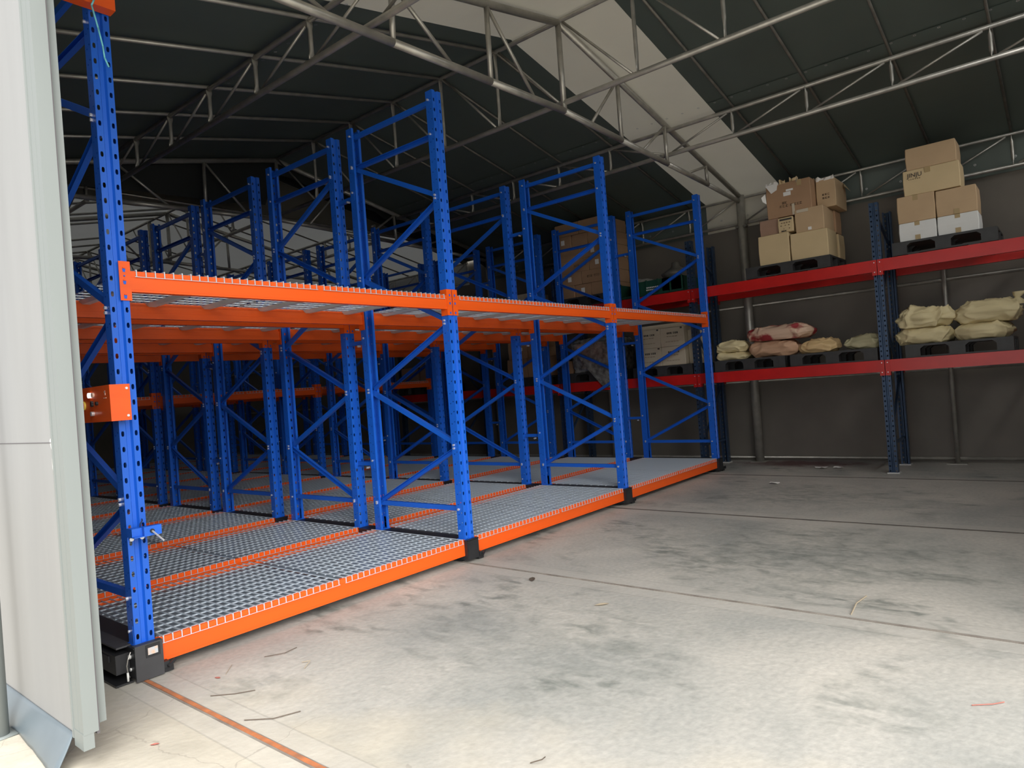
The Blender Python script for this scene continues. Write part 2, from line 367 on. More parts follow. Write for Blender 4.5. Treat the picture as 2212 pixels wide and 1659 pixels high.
# trusses ------------------------------------------------------------
def gable_truss(y, label, dark=False):
    pm = 'pipe'
    t = empty('gable_truss', (RX, y, RZ), label, 'roof truss')
    def bz(x): return -.79 - .034 * abs(x) - (.02 if abs(x) > 3.9 else 0)
    def tz(x): return -SL * abs(x)
    for sx in (-1, 1):
        e = 4.12 * sx
        inst('top_chord', MB().tube((0, 0, 0), (e, 0, tz(e)), .031, 12).mesh('top_chord', pm, True), t)
        c = MB(); xs = [0, 1.0 * sx, 2.0 * sx, 3.08 * sx, 4.06 * sx]
        inst('bottom_chord', MB().path([(x, 0, bz(x)) for x in xs], .029, 12).mesh('bottom_chord', pm, True), t)
        for x in xs[1:4]:
            inst('strut', MB().tube((x * .99, 0, tz(x) - .01), (x, 0, bz(x) + .0), .021, 10).mesh('strut', pm, True), t)
            inst('diagonal', MB().tube((x - .03 * sx, 0, tz(x) - .03), (x - .55 * sx, 0, bz(x - .55 * sx) + .02), .015, 8).mesh('diagonal', pm, True), t)
    inst('king_post', MB().tube((0, 0, 0), (0, 0, bz(0) - .02), .026, 12).mesh('king_post', pm, True), t)
    return t
gable_truss(-.16, 'gable roof truss of grey pipe nearest the camera, below the cream cloth band')
gable_truss(4.42, 'gable roof truss at the torn end of the dark green roof')
gable_truss(7.62, 'first gable truss under the pale far roof, seen beyond the torn cloth')
gable_truss(12.1, 'last gable truss far back under the pale far roof')

def lattice(x, ztop, zbot, nodes_, lean, label, rt=.021, rbm=.024):
    y0, y1 = nodes_[0], nodes_[-1]
    t = empty('purlin_truss', (x, y0, ztop), label, 'purlin truss')
    D = y1 - y0
    inst('top_chord', MB().tube((0, 0, 0), (0, D, 0), rt, 10).mesh('top_chord', 'pipe', True), t)
    inst('bottom_chord', MB().tube((0, 0, zbot - ztop), (0, D, zbot - ztop), rbm, 10).mesh('bottom_chord', 'pipe', True), t)
    sme = MB().flat_strut((0, 0, -.01), (0, 0, zbot - ztop + .012), .017).mesh('strut', 'pipe', True)
    for i, y in enumerate(nodes_):
        if abs((y + .16) % 4.58) > .05 and abs((y + .16) % 4.58 - 4.58) > .05:
            inst('strut', sme, t, (0, y - y0, 0))
        if i + 1 < len(nodes_):
            ya, yb = y - y0, nodes_[i + 1] - y0
            up = lean(y)       # True: top end at the lower y
            a, c = ((ya + .05, yb - .05) if up else (yb - .05, ya + .05))
            inst('diagonal', MB().tube((0, a, -.02), (0, c, zbot - ztop + .02), .011, 8).mesh('diagonal', 'pipe', True), t)
    return t
near = [-.16 + .7633 * i for i in range(-6, 7)]
near = [-.16 + ST * i for i in range(-7, 6)] + [4.42]
far = [4.95 + .67 * i for i in range(0, 14)]
for nd, where in ((near, 'under the dark green roof'), (far, 'under the pale far roof')):
    nr = nd is near
    lattice(RX, RZ + .01, RZ - .72, nd, lambda y: False, 'pipe lattice purlin at the ridge ' + where)
    lattice(5.8, 4.00, 3.73, nd, (lambda y: y < -.2), 'pipe lattice purlin halfway down the right-hand slope ' + where)
    lattice(1.65, 4.03, 3.73, nd, lambda y: True, 'pipe lattice purlin halfway down the left-hand slope ' + where)
    lattice(7.90, 3.585, 3.24, nd, lambda y: True, 'pipe lattice along the right-hand eave, above the wall racks, ' + where, .017, .020)

# columns and wall rails
def column(x, y, r, h, label, cap=True):
    t = empty('column', (x, y, 0), label, 'column')
    inst('shaft', MB().tube((0, 0, 0.006), (0, 0, h), r, 18).mesh('shaft', 'pipe', True), t)
    inst('foot_plate', MB().box((-.1, -.1, 0), (.07, .1, .008)).mesh('foot_plate', 'pipe'), t)
    if cap: inst('bracket', MB().box((-.05, -.075, h - .44), (.02, .075, h - .41)).box((-.03, -.09, h - .40), (.0, -.06, h - .34)).mesh('bracket', 'dkpipe'), t)
    return t
column(7.895, -.16, .056, 3.62, 'thick grey pipe column against the right wall, between the blue racks and the carton pallet')
column(7.90, -2.43, .024, 3.22, 'thin grey pipe post on the right wall behind the pale yellow sacks', False)
column(7.90, 2.12, .024, 3.22, 'thin grey pipe post on the right wall behind the film-wrapped load', False)
column(7.895, 4.42, .056, 3.62, 'thick grey pipe column at the far end of the right wall')
for z, lb in ((.05, 'grey pipe rail along the foot of the right wall'), (1.09, 'grey pipe rail on the right wall just below the lower red beams'), (2.12, 'grey pipe rail on the right wall just below the upper red beams')):
    o = inst('wall_rail', MB().tube((7.97, -5.2, 0), (7.97, Y1 - .5, 0), .019, 10).mesh('wall_rail', 'pipe', True), None, (0, 0, z))
    tag(o, lb, 'pipe rail', 'pipe rails along the right wall')

# ================================================================== FLOOR RAILS
def floor_rail(x, label, wd=.008, m='rail'):
    t = empty('floor_rail', (x, -4.9, 0), label, 'floor rail', 'rails set in the floor')
    D = 17.5
    inst('rail_strip', MB().box((-wd, 0, -.01), (wd, D, .004)).mesh('rail_strip', m), t)
    for a_, b_ in ((wd + .001, wd + .007), (-wd - .011, -wd - .001)): inst('groove', MB().box((a_, 0, -.01), (b_, D, .0015)).mesh('groove', 'railgrey'), t)
    return t
floor_rail(-.02, 'rusty orange rail in the floor running out from the black corner box', .009, 'rust')
floor_rail(2.25, 'dark thin rail in the floor running out under the second row of blue posts', .0035, 'railgrey')
floor_rail(4.42, 'dark rail in the floor running out under the third row of blue posts')
floor_rail(6.68, 'dark rail in the floor farthest back, beside the wall racks', .006)

# ================================================================== MOBILE RACKS
L_ = 2.3; ZB = .172; ZU = 1.977; ZT = 3.507; DP = 1.03; GAP = .21
def post_mesh():
    b = MB(); H = ZT - ZB; hw = .045; d = .07
    b.holes((-hw, 0, 0), (1, 0, 0), .029, 0, H, .0145, .013, .025, .075)
    b.holes((hw - .029, 0, 0), (1, 0, 0), .029, 0, H, .0145, .013, .025, .075)
    for s in (1, -1):
        b.quad((s * .016, 0, 0), (s * .009, .014, 0), (s * .009, .014, H), (s * .016, 0, H))
        b.holes((s * hw, 0, 0), (0, 1, 0), .035, 0, H, .020, .007, .008, .075, .1)
        b.holes((s * hw, .035, 0), (0, 1, 0), .035, 0, H, .012, .007, .008, .075, -.1)
        b.quad((s * hw, d, 0), (s * .024, d, 0), (s * .024, d, H), (s * hw, d, H))
        b.quad((s * .024, d, 0), (s * .024, d - .012, 0), (s * .024, d - .012, H), (s * .024, d, H))
    b.quad((-.009, .014, 0), (.009, .014, 0), (.009, .014, H), (-.009, .014, H))
    # foot plate with bolts
    b.box((-.05, .0, -.004), (.05, .08, .002)); b.box((-.047, .01, .0), (-.045, .06, .09))
    for z in (.06, .22): b.tube((-.045, .05, z), (-.053, .05, z), .007, 6, 1)
    return b.mesh('post', ['blue', 'bolt'])
POST = post_mesh()
def brace_mesh(y0, z0, y1, z1, flip=False):
    b = MB(); s = -1 if flip else 1
    a, c, x, y = b.frame((0, y0, z0), (0, y1, z1), (1, 0, 0))
    w_, h_, t_ = .018, .014, .003      # C channel, web on the -x side when s=1
    prof = [(-w_, -h_ * s), (w_, -h_ * s), (w_, h_ * s), (w_ - t_, h_ * s), (w_ - t_, (-h_ + t_) * s), (-w_ + t_, (-h_ + t_) * s), (-w_ + t_, h_ * s), (-w_, h_ * s)]
    if s < 0: prof = prof[::-1]
    b.sweep(prof, a, c, (1, 0, 0))
    for (yy, zz) in ((y0, z0), (y1, z1)):
        b.tube((-.045, yy, zz), (-.056, yy, zz), .0085, 6, 1); b.tube((.045, yy, zz), (.053, yy, zz), .007, 6, 1)
    return b.mesh('brace', ['blue', 'bolt'])
yf, yb_ = .045, DP - .045
zs = [.39, .857, 1.32, 1.785, 2.25, 2.72, 3.185]
BR = [brace_mesh(yf, .39, yb_, .39)]
for i in range(6):
    a, c = (yb_, yf) if i % 2 == 0 else (yf, yb_)
    BR.append(brace_mesh(a, zs[i] + .012, c, zs[i + 1] - .012, i % 2 == 0))
BR.append(brace_mesh(yf, 3.185, yb_, 3.185, True)); BR.append(brace_mesh(yf, 3.44, yb_, 3.44))
# same braces mirrored in y for the rear half
BRM = [brace_mesh(DP - yf, .39, DP - yb_, .39)]
for i in range(6):
    a, c = (yb_, yf) if i % 2 == 0 else (yf, yb_)
    BRM.append(brace_mesh(DP - a, zs[i] + .012, DP - c, zs[i + 1] - .012, i % 2 == 0))
BRM.append(BR[-2]); BRM.append(BR[-1])
SPACER = MB().sweep([(-.016, -.016), (.016, -.016), (.016, .016), (-.016, .016)], (0, -.02, 0), (0, GAP + .02, 0)).tube((-.02, -.03, .03), (-.056, -.03, .03), .009, 6, 1).tube((-.02, GAP - .16, -.03), (-.05, GAP - .16, -.03), .009, 6, 1).box((-.047, -.05, -.035), (-.044, -.002, .035)).box((-.047, GAP + .002, -.035), (-.044, GAP + .05, .035)).mesh('spacer', ['blue', 'bolt'])
BL = L_ - .11
def beam_mesh(h):
    prof = [(0, 0), (0, h), (.028, h), (.028, h - .022), (.045, h - .022), (.045, 0)]     # (y, z)
    b = MB(); n = len(prof)
    vs = [(-BL / 2, p[0], p[1]) for p in prof] + [(BL / 2, p[0], p[1]) for p in prof]
    b.add(vs, [(i, (i + 1) % n, n + (i + 1) % n, n + i) for i in range(n)] + [tuple(range(n))[::-1], tuple(range(n, 2 * n))])
    b.box((-BL / 2, -.0015, .010), (BL / 2, 0, .013)); b.box((-BL / 2, -.0015, h - .030), (BL / 2, 0, h - .028))
    b.box((-BL / 2, .045, h * .35), (BL / 2, .0465, h * .38))
    return b.mesh('load_beam', 'orange')
BEAM_U = beam_mesh(.102); BEAM_L = beam_mesh(.118)
def conn_mesh():
    b = MB()   # attaches at the right of a post: x from 0 (post centre) to the beam end; local z 0 = plate bottom
    b.box((.004, -.0055, 0), (.056, -.001, .192)); b.box((.050, -.001, 0), (.055, .062, .192))
    for z in (.155, .095, .025):
        b.add([(.018, -.0075, z), (.034, -.0075, z), (.031, -.0075, z - .016), (.021, -.0075, z - .016)], [(0, 1, 2, 3)], 1)
        b.box((.020, -.011, z + .002), (.032, -.005, z + .006), 0)
    b.tube((.026, -.006, .120), (.026, -.010, .120), .004, 6, 1)
    return b.mesh('beam_connector', ['orange', 'blue'])
CONN = conn_mesh()
CONN_M = CONN.copy(); CONN_M.transform(Matrix.Scale(-1, 4, (1, 0, 0))); CONN_M.flip_normals()
ENDP = MB().box((-.002, -.002, -.02), (.003, .06, .115)).mesh('end_plate', 'orange')
PW = 1.085
def deck_mesh():
    b = MB(); r = .0031; pit = .0452; n = int(PW / pit)
    def wire(a, c, t=r): b.sweep([(-t, -t), (t, -t), (t, t), (-t, t)], a, c)
    x0 = -(n - 1) * pit / 2
    for i in range(n):
        x = x0 + i * pit
        wire((x, -.007, .004), (x, DP + .007, .004)); wire((x, -.006, .006), (x, -.006, -.028), .0024); wire((x, DP + .006, .006), (x, DP + .006, -.028), .0024)
    y = .012
    for k_ in range(12):
        yy = .02 + k_ * (DP - .04) / 11; wire((x0 - .01, yy, -.001), (-x0 + .01, yy, -.001))
    for yy in (-.006, DP + .006): wire((x0 - .008, yy - (.003 if yy < 0 else -.003), -.028), (-x0 + .008, yy - (.003 if yy < 0 else -.003), -.028), .0014)
    return b.mesh('wire_deck', 'galv')
DECK = deck_mesh()
CH = MB().sweep([(-.038, -.006), (-.020, -.026), (.020, -.026), (.038, -.006), (.038, -.004), (.018, -.022), (-.018, -.022), (-.038, -.004)], (0, .04, 0), (0, DP - .04, 0)).mesh('support_channel', 'channel')
PLATE = MB().box((-PW / 2 + .004, .030, -.0165), (PW / 2 - .004, DP - .030, -.014)).mesh('deck_plate', 'plate')
def base_mesh():
    b = MB(); Y = 2 * DP + GAP
    b.box((-.062, -.028, .022), (-.054, Y + .028, ZB - .006)); b.box((.054, -.028, .022), (.062, Y + .028, ZB - .006))
    b.box((-.066, -.028, ZB - .010), (.066, Y + .028, ZB - .003))
    b.box((-.056, -.030, .022), (.056, -.024, ZB - .012)); b.box((-.056, Y + .024, .022), (.056, Y + .030, ZB - .012))
    for y in (.02, .3, .9, DP - .03, 1.4, 2.0): b.tube((-.062, y, .12), (-.072, y, .12), .010, 6, 1); b.tube((-.062, y, .06), (-.068, y, .06), .008, 6, 1)
    for y in (.16, 2.0): b.box((-.050, y - .1, .001), (.050, y + .1, .03))
    return b.mesh('base_channel', ['black', 'channel'])
BASE = base_mesh()
WHEEL = MB().tube((-.02, 0, 0), (.02, 0, 0), .045, 20).tube((-.04, 0, 0), (.04, 0, 0), .014, 10).mesh('wheel', 'channel', False)
FOOT = MB().box((.0, -.02, .004), (.055, .05, .03)).box((.0, -.035, .03), (.03, .03, .06)).tube((.02, -.045, .035), (.06, -.03, .055), .008, 8).mesh('floor_guide', 'black')
RACK_LABEL = ['front mobile rack of blue frames and orange beams, its wire decks facing the open floor',
              'second mobile rack, parked tight behind the front one',
              'third mobile rack, whose orange middle beams hang lower than those in front',
              'fourth mobile rack, in the dark behind the third',
              'rearmost mobile rack, against the dark back wall']
def mobile_rack(y0, zu, label):
    t = empty('mobile_rack', (0, y0, 0), label, 'mobile rack', None)
    for c in range(4):
        x = c * L_
        inst('base_channel', BASE, t, (x, 0, 0))
        for y in (.45, 1.85): inst('wheel', WHEEL, t.children[-1] if False else t, (x, y, .047))
        if c < 4: inst('floor_guide', FOOT, t, (x + .062, 0, 0))
        for h, (ya, BB) in enumerate(((0, BR), (DP + GAP, BRM))):
            inst('post', POST, t, (x, ya, ZB)); inst('post', POST, t, (x, ya + DP, ZB), PI)
            for m_ in BB: inst('brace', m_, t, (x, ya, 0))
        for z in (.713, 1.733, 2.945): inst('spacer', SPACER, t, (x, DP, z))
    for c in range(3):
        xc = c * L_ + L_ / 2
        for ya in (0, DP + GAP):
            for back in (False, True):
                yy = ya + (DP if back else 0); rz = PI if back else 0
                sh = -.0 if not back else .0
                lo = inst('load_beam', BEAM_L, t, (xc, yy, ZB - .118), rz)
                for s in (-1, 1): inst('end_plate', ENDP, lo, (s * (BL / 2 + .004), 0, 0))
                up = inst('load_beam', BEAM_U, t, (xc, yy, zu - .102), rz)
                inst('beam_connector', CONN, up, (-L_ / 2, 0, -.045)); inst('beam_connector', CONN_M, up, (L_ / 2, 0, -.045))
            for z in (ZB, zu):
                for s in (-1, 1):
                    d = inst('wire_deck', DECK, t, (xc + s * .547, ya, z))
                    if z == ZB: inst('deck_plate', PLATE, d, (0, 0, 0), label='bluish galvanised sheet under the lower wire deck'); continue
                    for q in (-.38, .0, .36): inst('support_channel', CH, d, (q + .03 * s, 0, 0), label='pale grey channel under the wire deck')
    return t
R1 = mobile_rack(0, ZU, RACK_LABEL[0])
mobile_rack(2.535, ZU, RACK_LABEL[1])
mobile_rack(5.08, 1.475, RACK_LABEL[2])
mobile_rack(7.62, 1.475, RACK_LABEL[3])
mobile_rack(10.16, 1.475, RACK_LABEL[4])

# details on the near corner of the front rack
cv = inst('corner_cover', MB().box((-.062, -.036, .006), (.066, -.030, ZB - .004)).box((-.062, -.036, ZB - .004), (.066, .0, ZB + .002)).mesh('corner_cover', 'charcoal'), R1, label='charcoal metal cover on the rack corner')
inst('display_frame', MB().box((-.014, -.040, .108), (.052, -.0355, .166)).mesh('display_frame', 'black'), cv)
inst('display_window', MB().box((-.006, -.0425, .120), (.040, -.0395, .153)).mesh('display_window', 'display'), cv, label='small bluish meter window')
mo = inst('drive_cover', MB().box((-.125, .03, .05), (-.064, .62, ZB - .03)).box((-.14, .0, .004), (-.062, .9, .012)).box((-.10, .1, .10), (-.13, .2, .13)).mesh('drive_cover', 'black'), R1)
inst('cable', MB().path([(-.07, -.005, .15), (-.085, -.01, .12), (-.09, -.005, .09), (-.085, 0, .05), (-.075, .01, .03)], .0025).mesh('cable', 'pipe'), mo)
inst('switch_rod', MB().tube((-.09, -.01, .02), (-.09, -.01, .06), .005, 8).mesh('switch_rod', 'white', True), mo, label='white switch rod')
inst('top_plate', MB().box((-.115, .04, ZB - .006), (-.045, .9, ZB + .002)).mesh('top_plate', 'charcoal'), R1)
cb = inst('control_box', MB().box((-.098, -.062, 1.250), (-.008, .62, 1.422)).mesh('control_box', 'orange'), R1, label='orange control box with push buttons')
me = cb.data
inst('screw', MB().tube((-.024, -.062, 1.402), (-.024, -.067, 1.402), .006, 10).mesh('screw', 'bolt'), cb)
inst('screw', MB().tube((-.024, -.062, 1.272), (-.024, -.067, 1.272), .006, 10).mesh('screw', 'bolt'), cb)
inst('button', MB().tube((-.098, .165, 1.382), (-.112, .165, 1.382), .013, 14).mesh('button', 'led', True), cb, label='lit white push button')
inst('button', MB().tube((-.098, .130, 1.382), (-.108, .130, 1.382), .012, 14).mesh('button', 'logo', True), cb, label='pale red push button')
es = MB().tube((-.098, .262, 1.335), (-.106, .262, 1.335), .022, 16, 1).tube((-.106, .262, 1.335), (-.13, .262, 1.335), .018, 16, 0)
inst('stop_button', es.mesh('stop_button', ['redbtn', 'yellow']), cb, label='red stop button on a yellow ring')
for yy, zz in ((.15, 1.345), (.15, 1.335), (.09, 1.34)): inst('button', MB().tube((-.098, yy, zz), (-.108, yy, zz), .009, 12).mesh('button', 'black'), cb, label='black push button')
inst('key_switch', MB().tube((-.098, .145, 1.292), (-.112, .145, 1.292), .011, 14).mesh('key_switch', 'bolt'), cb)
inst('printed_logo', MB().box((-.0995, -.012, 1.375), (-.098, -.004, 1.396)).box((-.0995, -.012, 1.388), (-.098, .004, 1.392)).box((-.0995, -.02, 1.360), (-.098, .012, 1.364)).mesh('printed_logo', 'logo'), cb)
sb = inst('sensor_box', MB().box((-.046, -.085, .690), (.080, -.001, .694)).box((-.046, -.060, .694), (.02, -.004, .732)).box((.0, -.085, .694), (.080, -.050, .735)).mesh('sensor_box', 'blue'), R1, label='small blue sensor box bolted to the near post')
inst('probe', MB().tube((.035, -.085, .712), (.035, -.093, .712), .010, 10, 1).tube((.035, -.09, .712), (.055, -.16, .668), .0045, 8, 0).mesh('probe', ['bolt', 'black']), sb, label='short steel probe')
for bx in (-.030, .018): inst('bolt', MB().tube((bx, -.004, .678), (bx, -.014, .678), .010, 8).mesh('bolt', 'bolt', True), sb)
inst('sensor_wire', MB().path([(.026, -.003, .765), (.02, -.02, .758), (.008, -.025, .745), (.004, -.03, .733)], .0025).mesh('sensor_wire', 'black'), sb)
ta = inst('top_arm', MB().box((-.40, -.072, 3.225), (.05, -.010, 3.40)).mesh('top_arm', 'orange'), R1, label='orange arm across the top of the near post')
inst('loose_cable', MB().path([(-.048, -.09, 3.30), (-.050, -.09, 3.235), (-.062, -.09, 3.205), (-.041, -.09, 3.105), (-.026, -.09, 3.022), (-.022, -.09, 2.969), (-.004, -.085, 2.932)], .004, 8).mesh('loose_cable', 'cyan', True), ta, label='pale cyan cable hanging loose')

# ================================================================== SLIDING DOOR AT THE LEFT
dr = empty('sliding_door', (-.48, -.1, 0), 'pale grey sliding door panel with aluminium edge profiles, at the left edge', 'door')
def rel(o): o.location = -Vector(dr.location); return o
PB = MB(); PB.box((-.505, -.63, .105), (-.455, 1.6, 3.15)); rel(inst('door_skin', PB.mesh('door_skin', 'panel'), dr))
rel(inst('skin_seam', MB().box((-.5065, -.63, 1.19), (-.505, 1.6, 1.193)).mesh('skin_seam', 'dkgap'), dr))
rel(inst('edge_profile', MB().box((-.512, -.735, .14), (-.462, -.632, 3.15)).box((-.515, -.640, .11), (-.505, -.628, 3.15)).box((-.5125, -.6935, .14), (-.512, -.6915, 3.15)).mesh('edge_profile', 'profile'), dr))
rel(inst('edge_seal', MB().box((-.468, -.733, .13), (-.458, -.60, 3.15)).mesh('edge_seal', 'dkgap'), dr))
rel(inst('edge_profile', MB().box((-.452, -.705, .155), (-.425, -.56, 3.15)).mesh('edge_profile', 'profile'), dr))
rel(inst('end_block', MB().box((-.514, -.734, .085), (-.478, -.645, .145)).mesh('end_block', 'profile'), dr))
for z in (.3, .75, 1.6, 2.2): rel(inst('rivet', MB().tube((-.505, -.622, z), (-.508, -.622, z), .005, 8).mesh('rivet', 'bolt'), dr))
# foam seen where the skin is chipped
ch = MB(); pr = [(-.585, 1.20), (-.60, 1.16), (-.595, 1.10), (-.61, 1.04), (-.60, .98), (-.612, .94), (-.618, 1.0), (-.622, 1.08), (-.62, 1.17), (-.60, 1.21)]
ch.add([(-.5062, y, z) for y, z in pr], [tuple(range(len(pr)))]); rel(inst('chipped_edge', ch.mesh('chipped_edge', 'paper'), dr))
# rubber skirt curling out to the ground
sk = MB(); n = 24; nz = 8; vs = []
for j in range(nz + 1):
    tz_ = j / nz
    for i in range(n + 1):
        y = -.665 + 1.6 * i / n; cur = max(0, 1 - i / 5.0)
        z = .118 * (1 - tz_) + .003
        x = -.508 - .03 * math.sin(tz_ * PI * .6) - .022 * tz_ - cur * .05 * tz_ ** 2 + .006 * math.sin(i * .9) * tz_
        yy = y - (.0 if i else 0) - cur * .03 * tz_ + (cur * .05 * (1 - tz_) if i == 0 else 0)
        vs.append((x, yy, z))
sk.add(vs, [(j * (n + 1) + i, j * (n + 1) + i + 1, (j + 1) * (n + 1) + i + 1, (j + 1) * (n + 1) + i) for j in range(nz) for i in range(n)])
so = rel(inst('rubber_skirt', sk.mesh('rubber_skirt', 'rubber', True), dr, label='grey-blue rubber skirt curling onto the ground'))
md = so.modifiers.new('thickness', 'SOLIDIFY'); md.thickness = .004
o = inst('door_post', MB().tube((0, 0, .0), (0, 0, 3.15), .03, 16).box((-.05, -.05, 0), (.05, .05, .006)).mesh('door_post', 'profile', True), None, (-.60, -.06, 0))
tag(o, 'grey round post in front of the sliding door at the left image edge', 'post')

# ================================================================== WALL PALLET RACK
FX = 7.03; RD = .755
ZL0, ZL1, ZH0, ZH1 = 1.12, 1.24, 2.22, 2.35
def wall_post_mesh():
    b = MB(); H = 2.98; hw = .045; d = .07
    b.holes((-hw, 0, 0), (1, 0, 0), .033, 0, H, .016, .015, .020, .055)
    b.holes((hw - .033, 0, 0), (1, 0, 0), .033, 0, H, .017, .015, .020, .055)
    b.quad((-.012, 0, 0), (-.006, .012, 0), (-.006, .012, H), (-.012, 0, H)); b.quad((.012, 0, 0), (.006, .012, 0), (.006, .012, H), (.012, 0, H))
    b.quad((-.006, .012, 0), (.006, .012, 0), (.006, .012, H), (-.006, .012, H))
    for s in (1, -1):
        b.holes((s * hw, 0, 0), (0, 1, 0), .07, 0, H, .035, .010, .012, .055)
        b.quad((s * hw, d, 0), (s * .025, d, 0), (s * .025, d, H), (s * hw, d, H))
    b.box((-.06, -.015, 0), (.06, .09, .012), 1)
    return b.mesh('post', ['steelblue', 'channel'])
WPOST = wall_post_mesh()
rack = empty('pallet_rack', (FX, -1.93, 0), 'fixed pallet rack with red beams and dark blue perforated posts along the right wall', 'pallet rack')
SP = 2.18; wy = [SP * i for i in range(-1, 5)]
WBL = SP - .10
def wbeam():
    prof = [(-.025, 0), (.02, 0), (.02, .10), (-.005, .10), (-.005, .13), (-.025, .13)]
    b = MB(); n = len(prof); vs = [(p[0], -WBL / 2, p[1]) for p in prof] + [(p[0], WBL / 2, p[1]) for p in prof]
    b.add(vs, [(i, (i + 1) % n, n + (i + 1) % n, n + i) for i in range(n)] + [tuple(range(n))[::-1], tuple(range(n, 2 * n))])
    return b.mesh('load_beam', 'red')
WB = wbeam()
WC = MB().box((-.031, -.052, 0), (-.027, -.003, .17)).box((-.03, -.052, 0), (.03, -.048, .17)).tube((-.031, -.028, .14), (-.036, -.028, .14), .006, 6, 1).tube((-.031, -.028, .035), (-.036, -.028, .035), .006, 6, 1).mesh('beam_connector', ['red', 'bolt'])
WC2 = WC.copy(); WC2.transform(Matrix.Scale(-1, 4, (0, 1, 0))); WC2.flip_normals()
BARM = MB().box((0, -.03, -.02), (RD - .0, .03, -.004)).mesh('cross_bar', 'red')
def wbrace(x0, z0, x1, z1): return MB().sweep([(-.014, -.012), (.014, -.012), (.014, .012), (-.014, .012)], (x0, 0, z0), (x1, 0, z1), (0, 1, 0)).mesh('brace', 'steelblue')
WBR = [wbrace(.03, .32, RD - .03, .32), wbrace(.03, .36, RD - .03, 1.05), wbrace(RD - .03, 1.10, .03, 1.80), wbrace(.03, 1.85, RD - .03, 2.55), wbrace(RD - .03, 2.6, .03, 2.9)]
for y in wy:
    inst('post', WPOST, rack, (0, y, 0), -PI / 2)
    inst('post', WPOST, rack, (RD, y, 0), PI / 2)
    for m_ in WBR: inst('brace', m_, rack, (0, y, 0))
for i in range(len(wy) - 1):
    yc = (wy[i] + wy[i + 1]) / 2
    for z0 in (ZL0, ZH0 - .0):
        for xx, r_ in ((0, 0), (RD, PI)):
            be = inst('load_beam', WB, rack, (xx, yc, z0), r_)
            inst('beam_connector', WC2, be, (0, -SP / 2, -.04)); inst('beam_connector', WC, be, (0, SP / 2, -.04))
        for q in (-.72, -.26, .26, .72): inst('cross_bar', BARM, rack, (0, yc + q, z0 + .105))

# ------------------------------------------------------------------ pallets and loads
def pallet_mesh(wy_, wx_, m='plastic', h=.14):
    b = MB(); hy = wy_ / 2
    b.box((0, -hy, h - .022), (wx_, hy, h))
    for xx in (0, wx_ / 2 - .05, wx_ - .10):
        for yy, ww in ((-hy, .14), (-.07, .14), (hy - .14, .14)):
            b.box((xx, yy, .015), (xx + .10, yy + ww, h - .022)); b.box((xx - .001, yy + ww / 2 - .003, .02), (xx, yy + ww / 2 + .003, h - .03))
        b.box((xx, -hy, 0), (xx + .10, hy, .016))
        # rounded shoulders of the fork openings
        for c0, c1 in ((-hy + .14, -.07), (.07, hy - .14)):
            for cc, sg in ((c0, 1), (c1, -1)):
                b.add([(xx, cc, h - .022), (xx, cc + sg * .035, h - .022), (xx, cc, h - .05), (xx + .1, cc, h - .022), (xx + .1, cc + sg * .035, h - .022), (xx + .1, cc, h - .05)], [(0, 1, 2), (3, 5, 4), (1, 4, 5, 2)])
    for yy in (-hy + .2, hy - .2): b.box((-.012, yy - .05, -.02), (.02, yy + .05, .006))
    return b.mesh('pallet', m)
def pallet(ya, yb, z, label, m='plastic', x=7.045, wx=.72, h=.14):
    o = inst('pallet', pallet_mesh(abs(yb - ya), wx, m, h), None, (x, (ya + yb) / 2, z)); return tag(o, label, 'pallet')
LZ, HZ = ZL1 + .012, ZH1 + .012
pallet(-.47, -1.45, HZ, 'black plastic pallet under the torn carton pile on the upper red beams')
pallet(-2.08, -3.02, HZ, 'black plastic pallet under the white and brown cartons at upper right')
pallet(.02, -.86, LZ, 'black plastic pallet under the red-stained sacks, next to the blue rack')
pallet(-.92, -1.86, LZ, 'black plastic pallet under the apricot and olive sacks')
pallet(-2.13, -3.08, LZ, 'dark pallet under the pale yellow sacks at the right edge')
pallet(1.20, .32, LZ, 'black pallet under the pale printed cartons on the lower red beams')
pallet(2.30, 1.42, LZ, 'black pallet under the film-wrapped load')
pallet(3.55, 2.65, LZ, 'black pallet under the plain brown cartons in the third lower bay')
pallet(2.37, 1.50, HZ, 'black pallet under the tall brown carton stack on the upper beams')
pallet(6.1, 5.1, LZ, 'black pallet far back on the lower red beams')

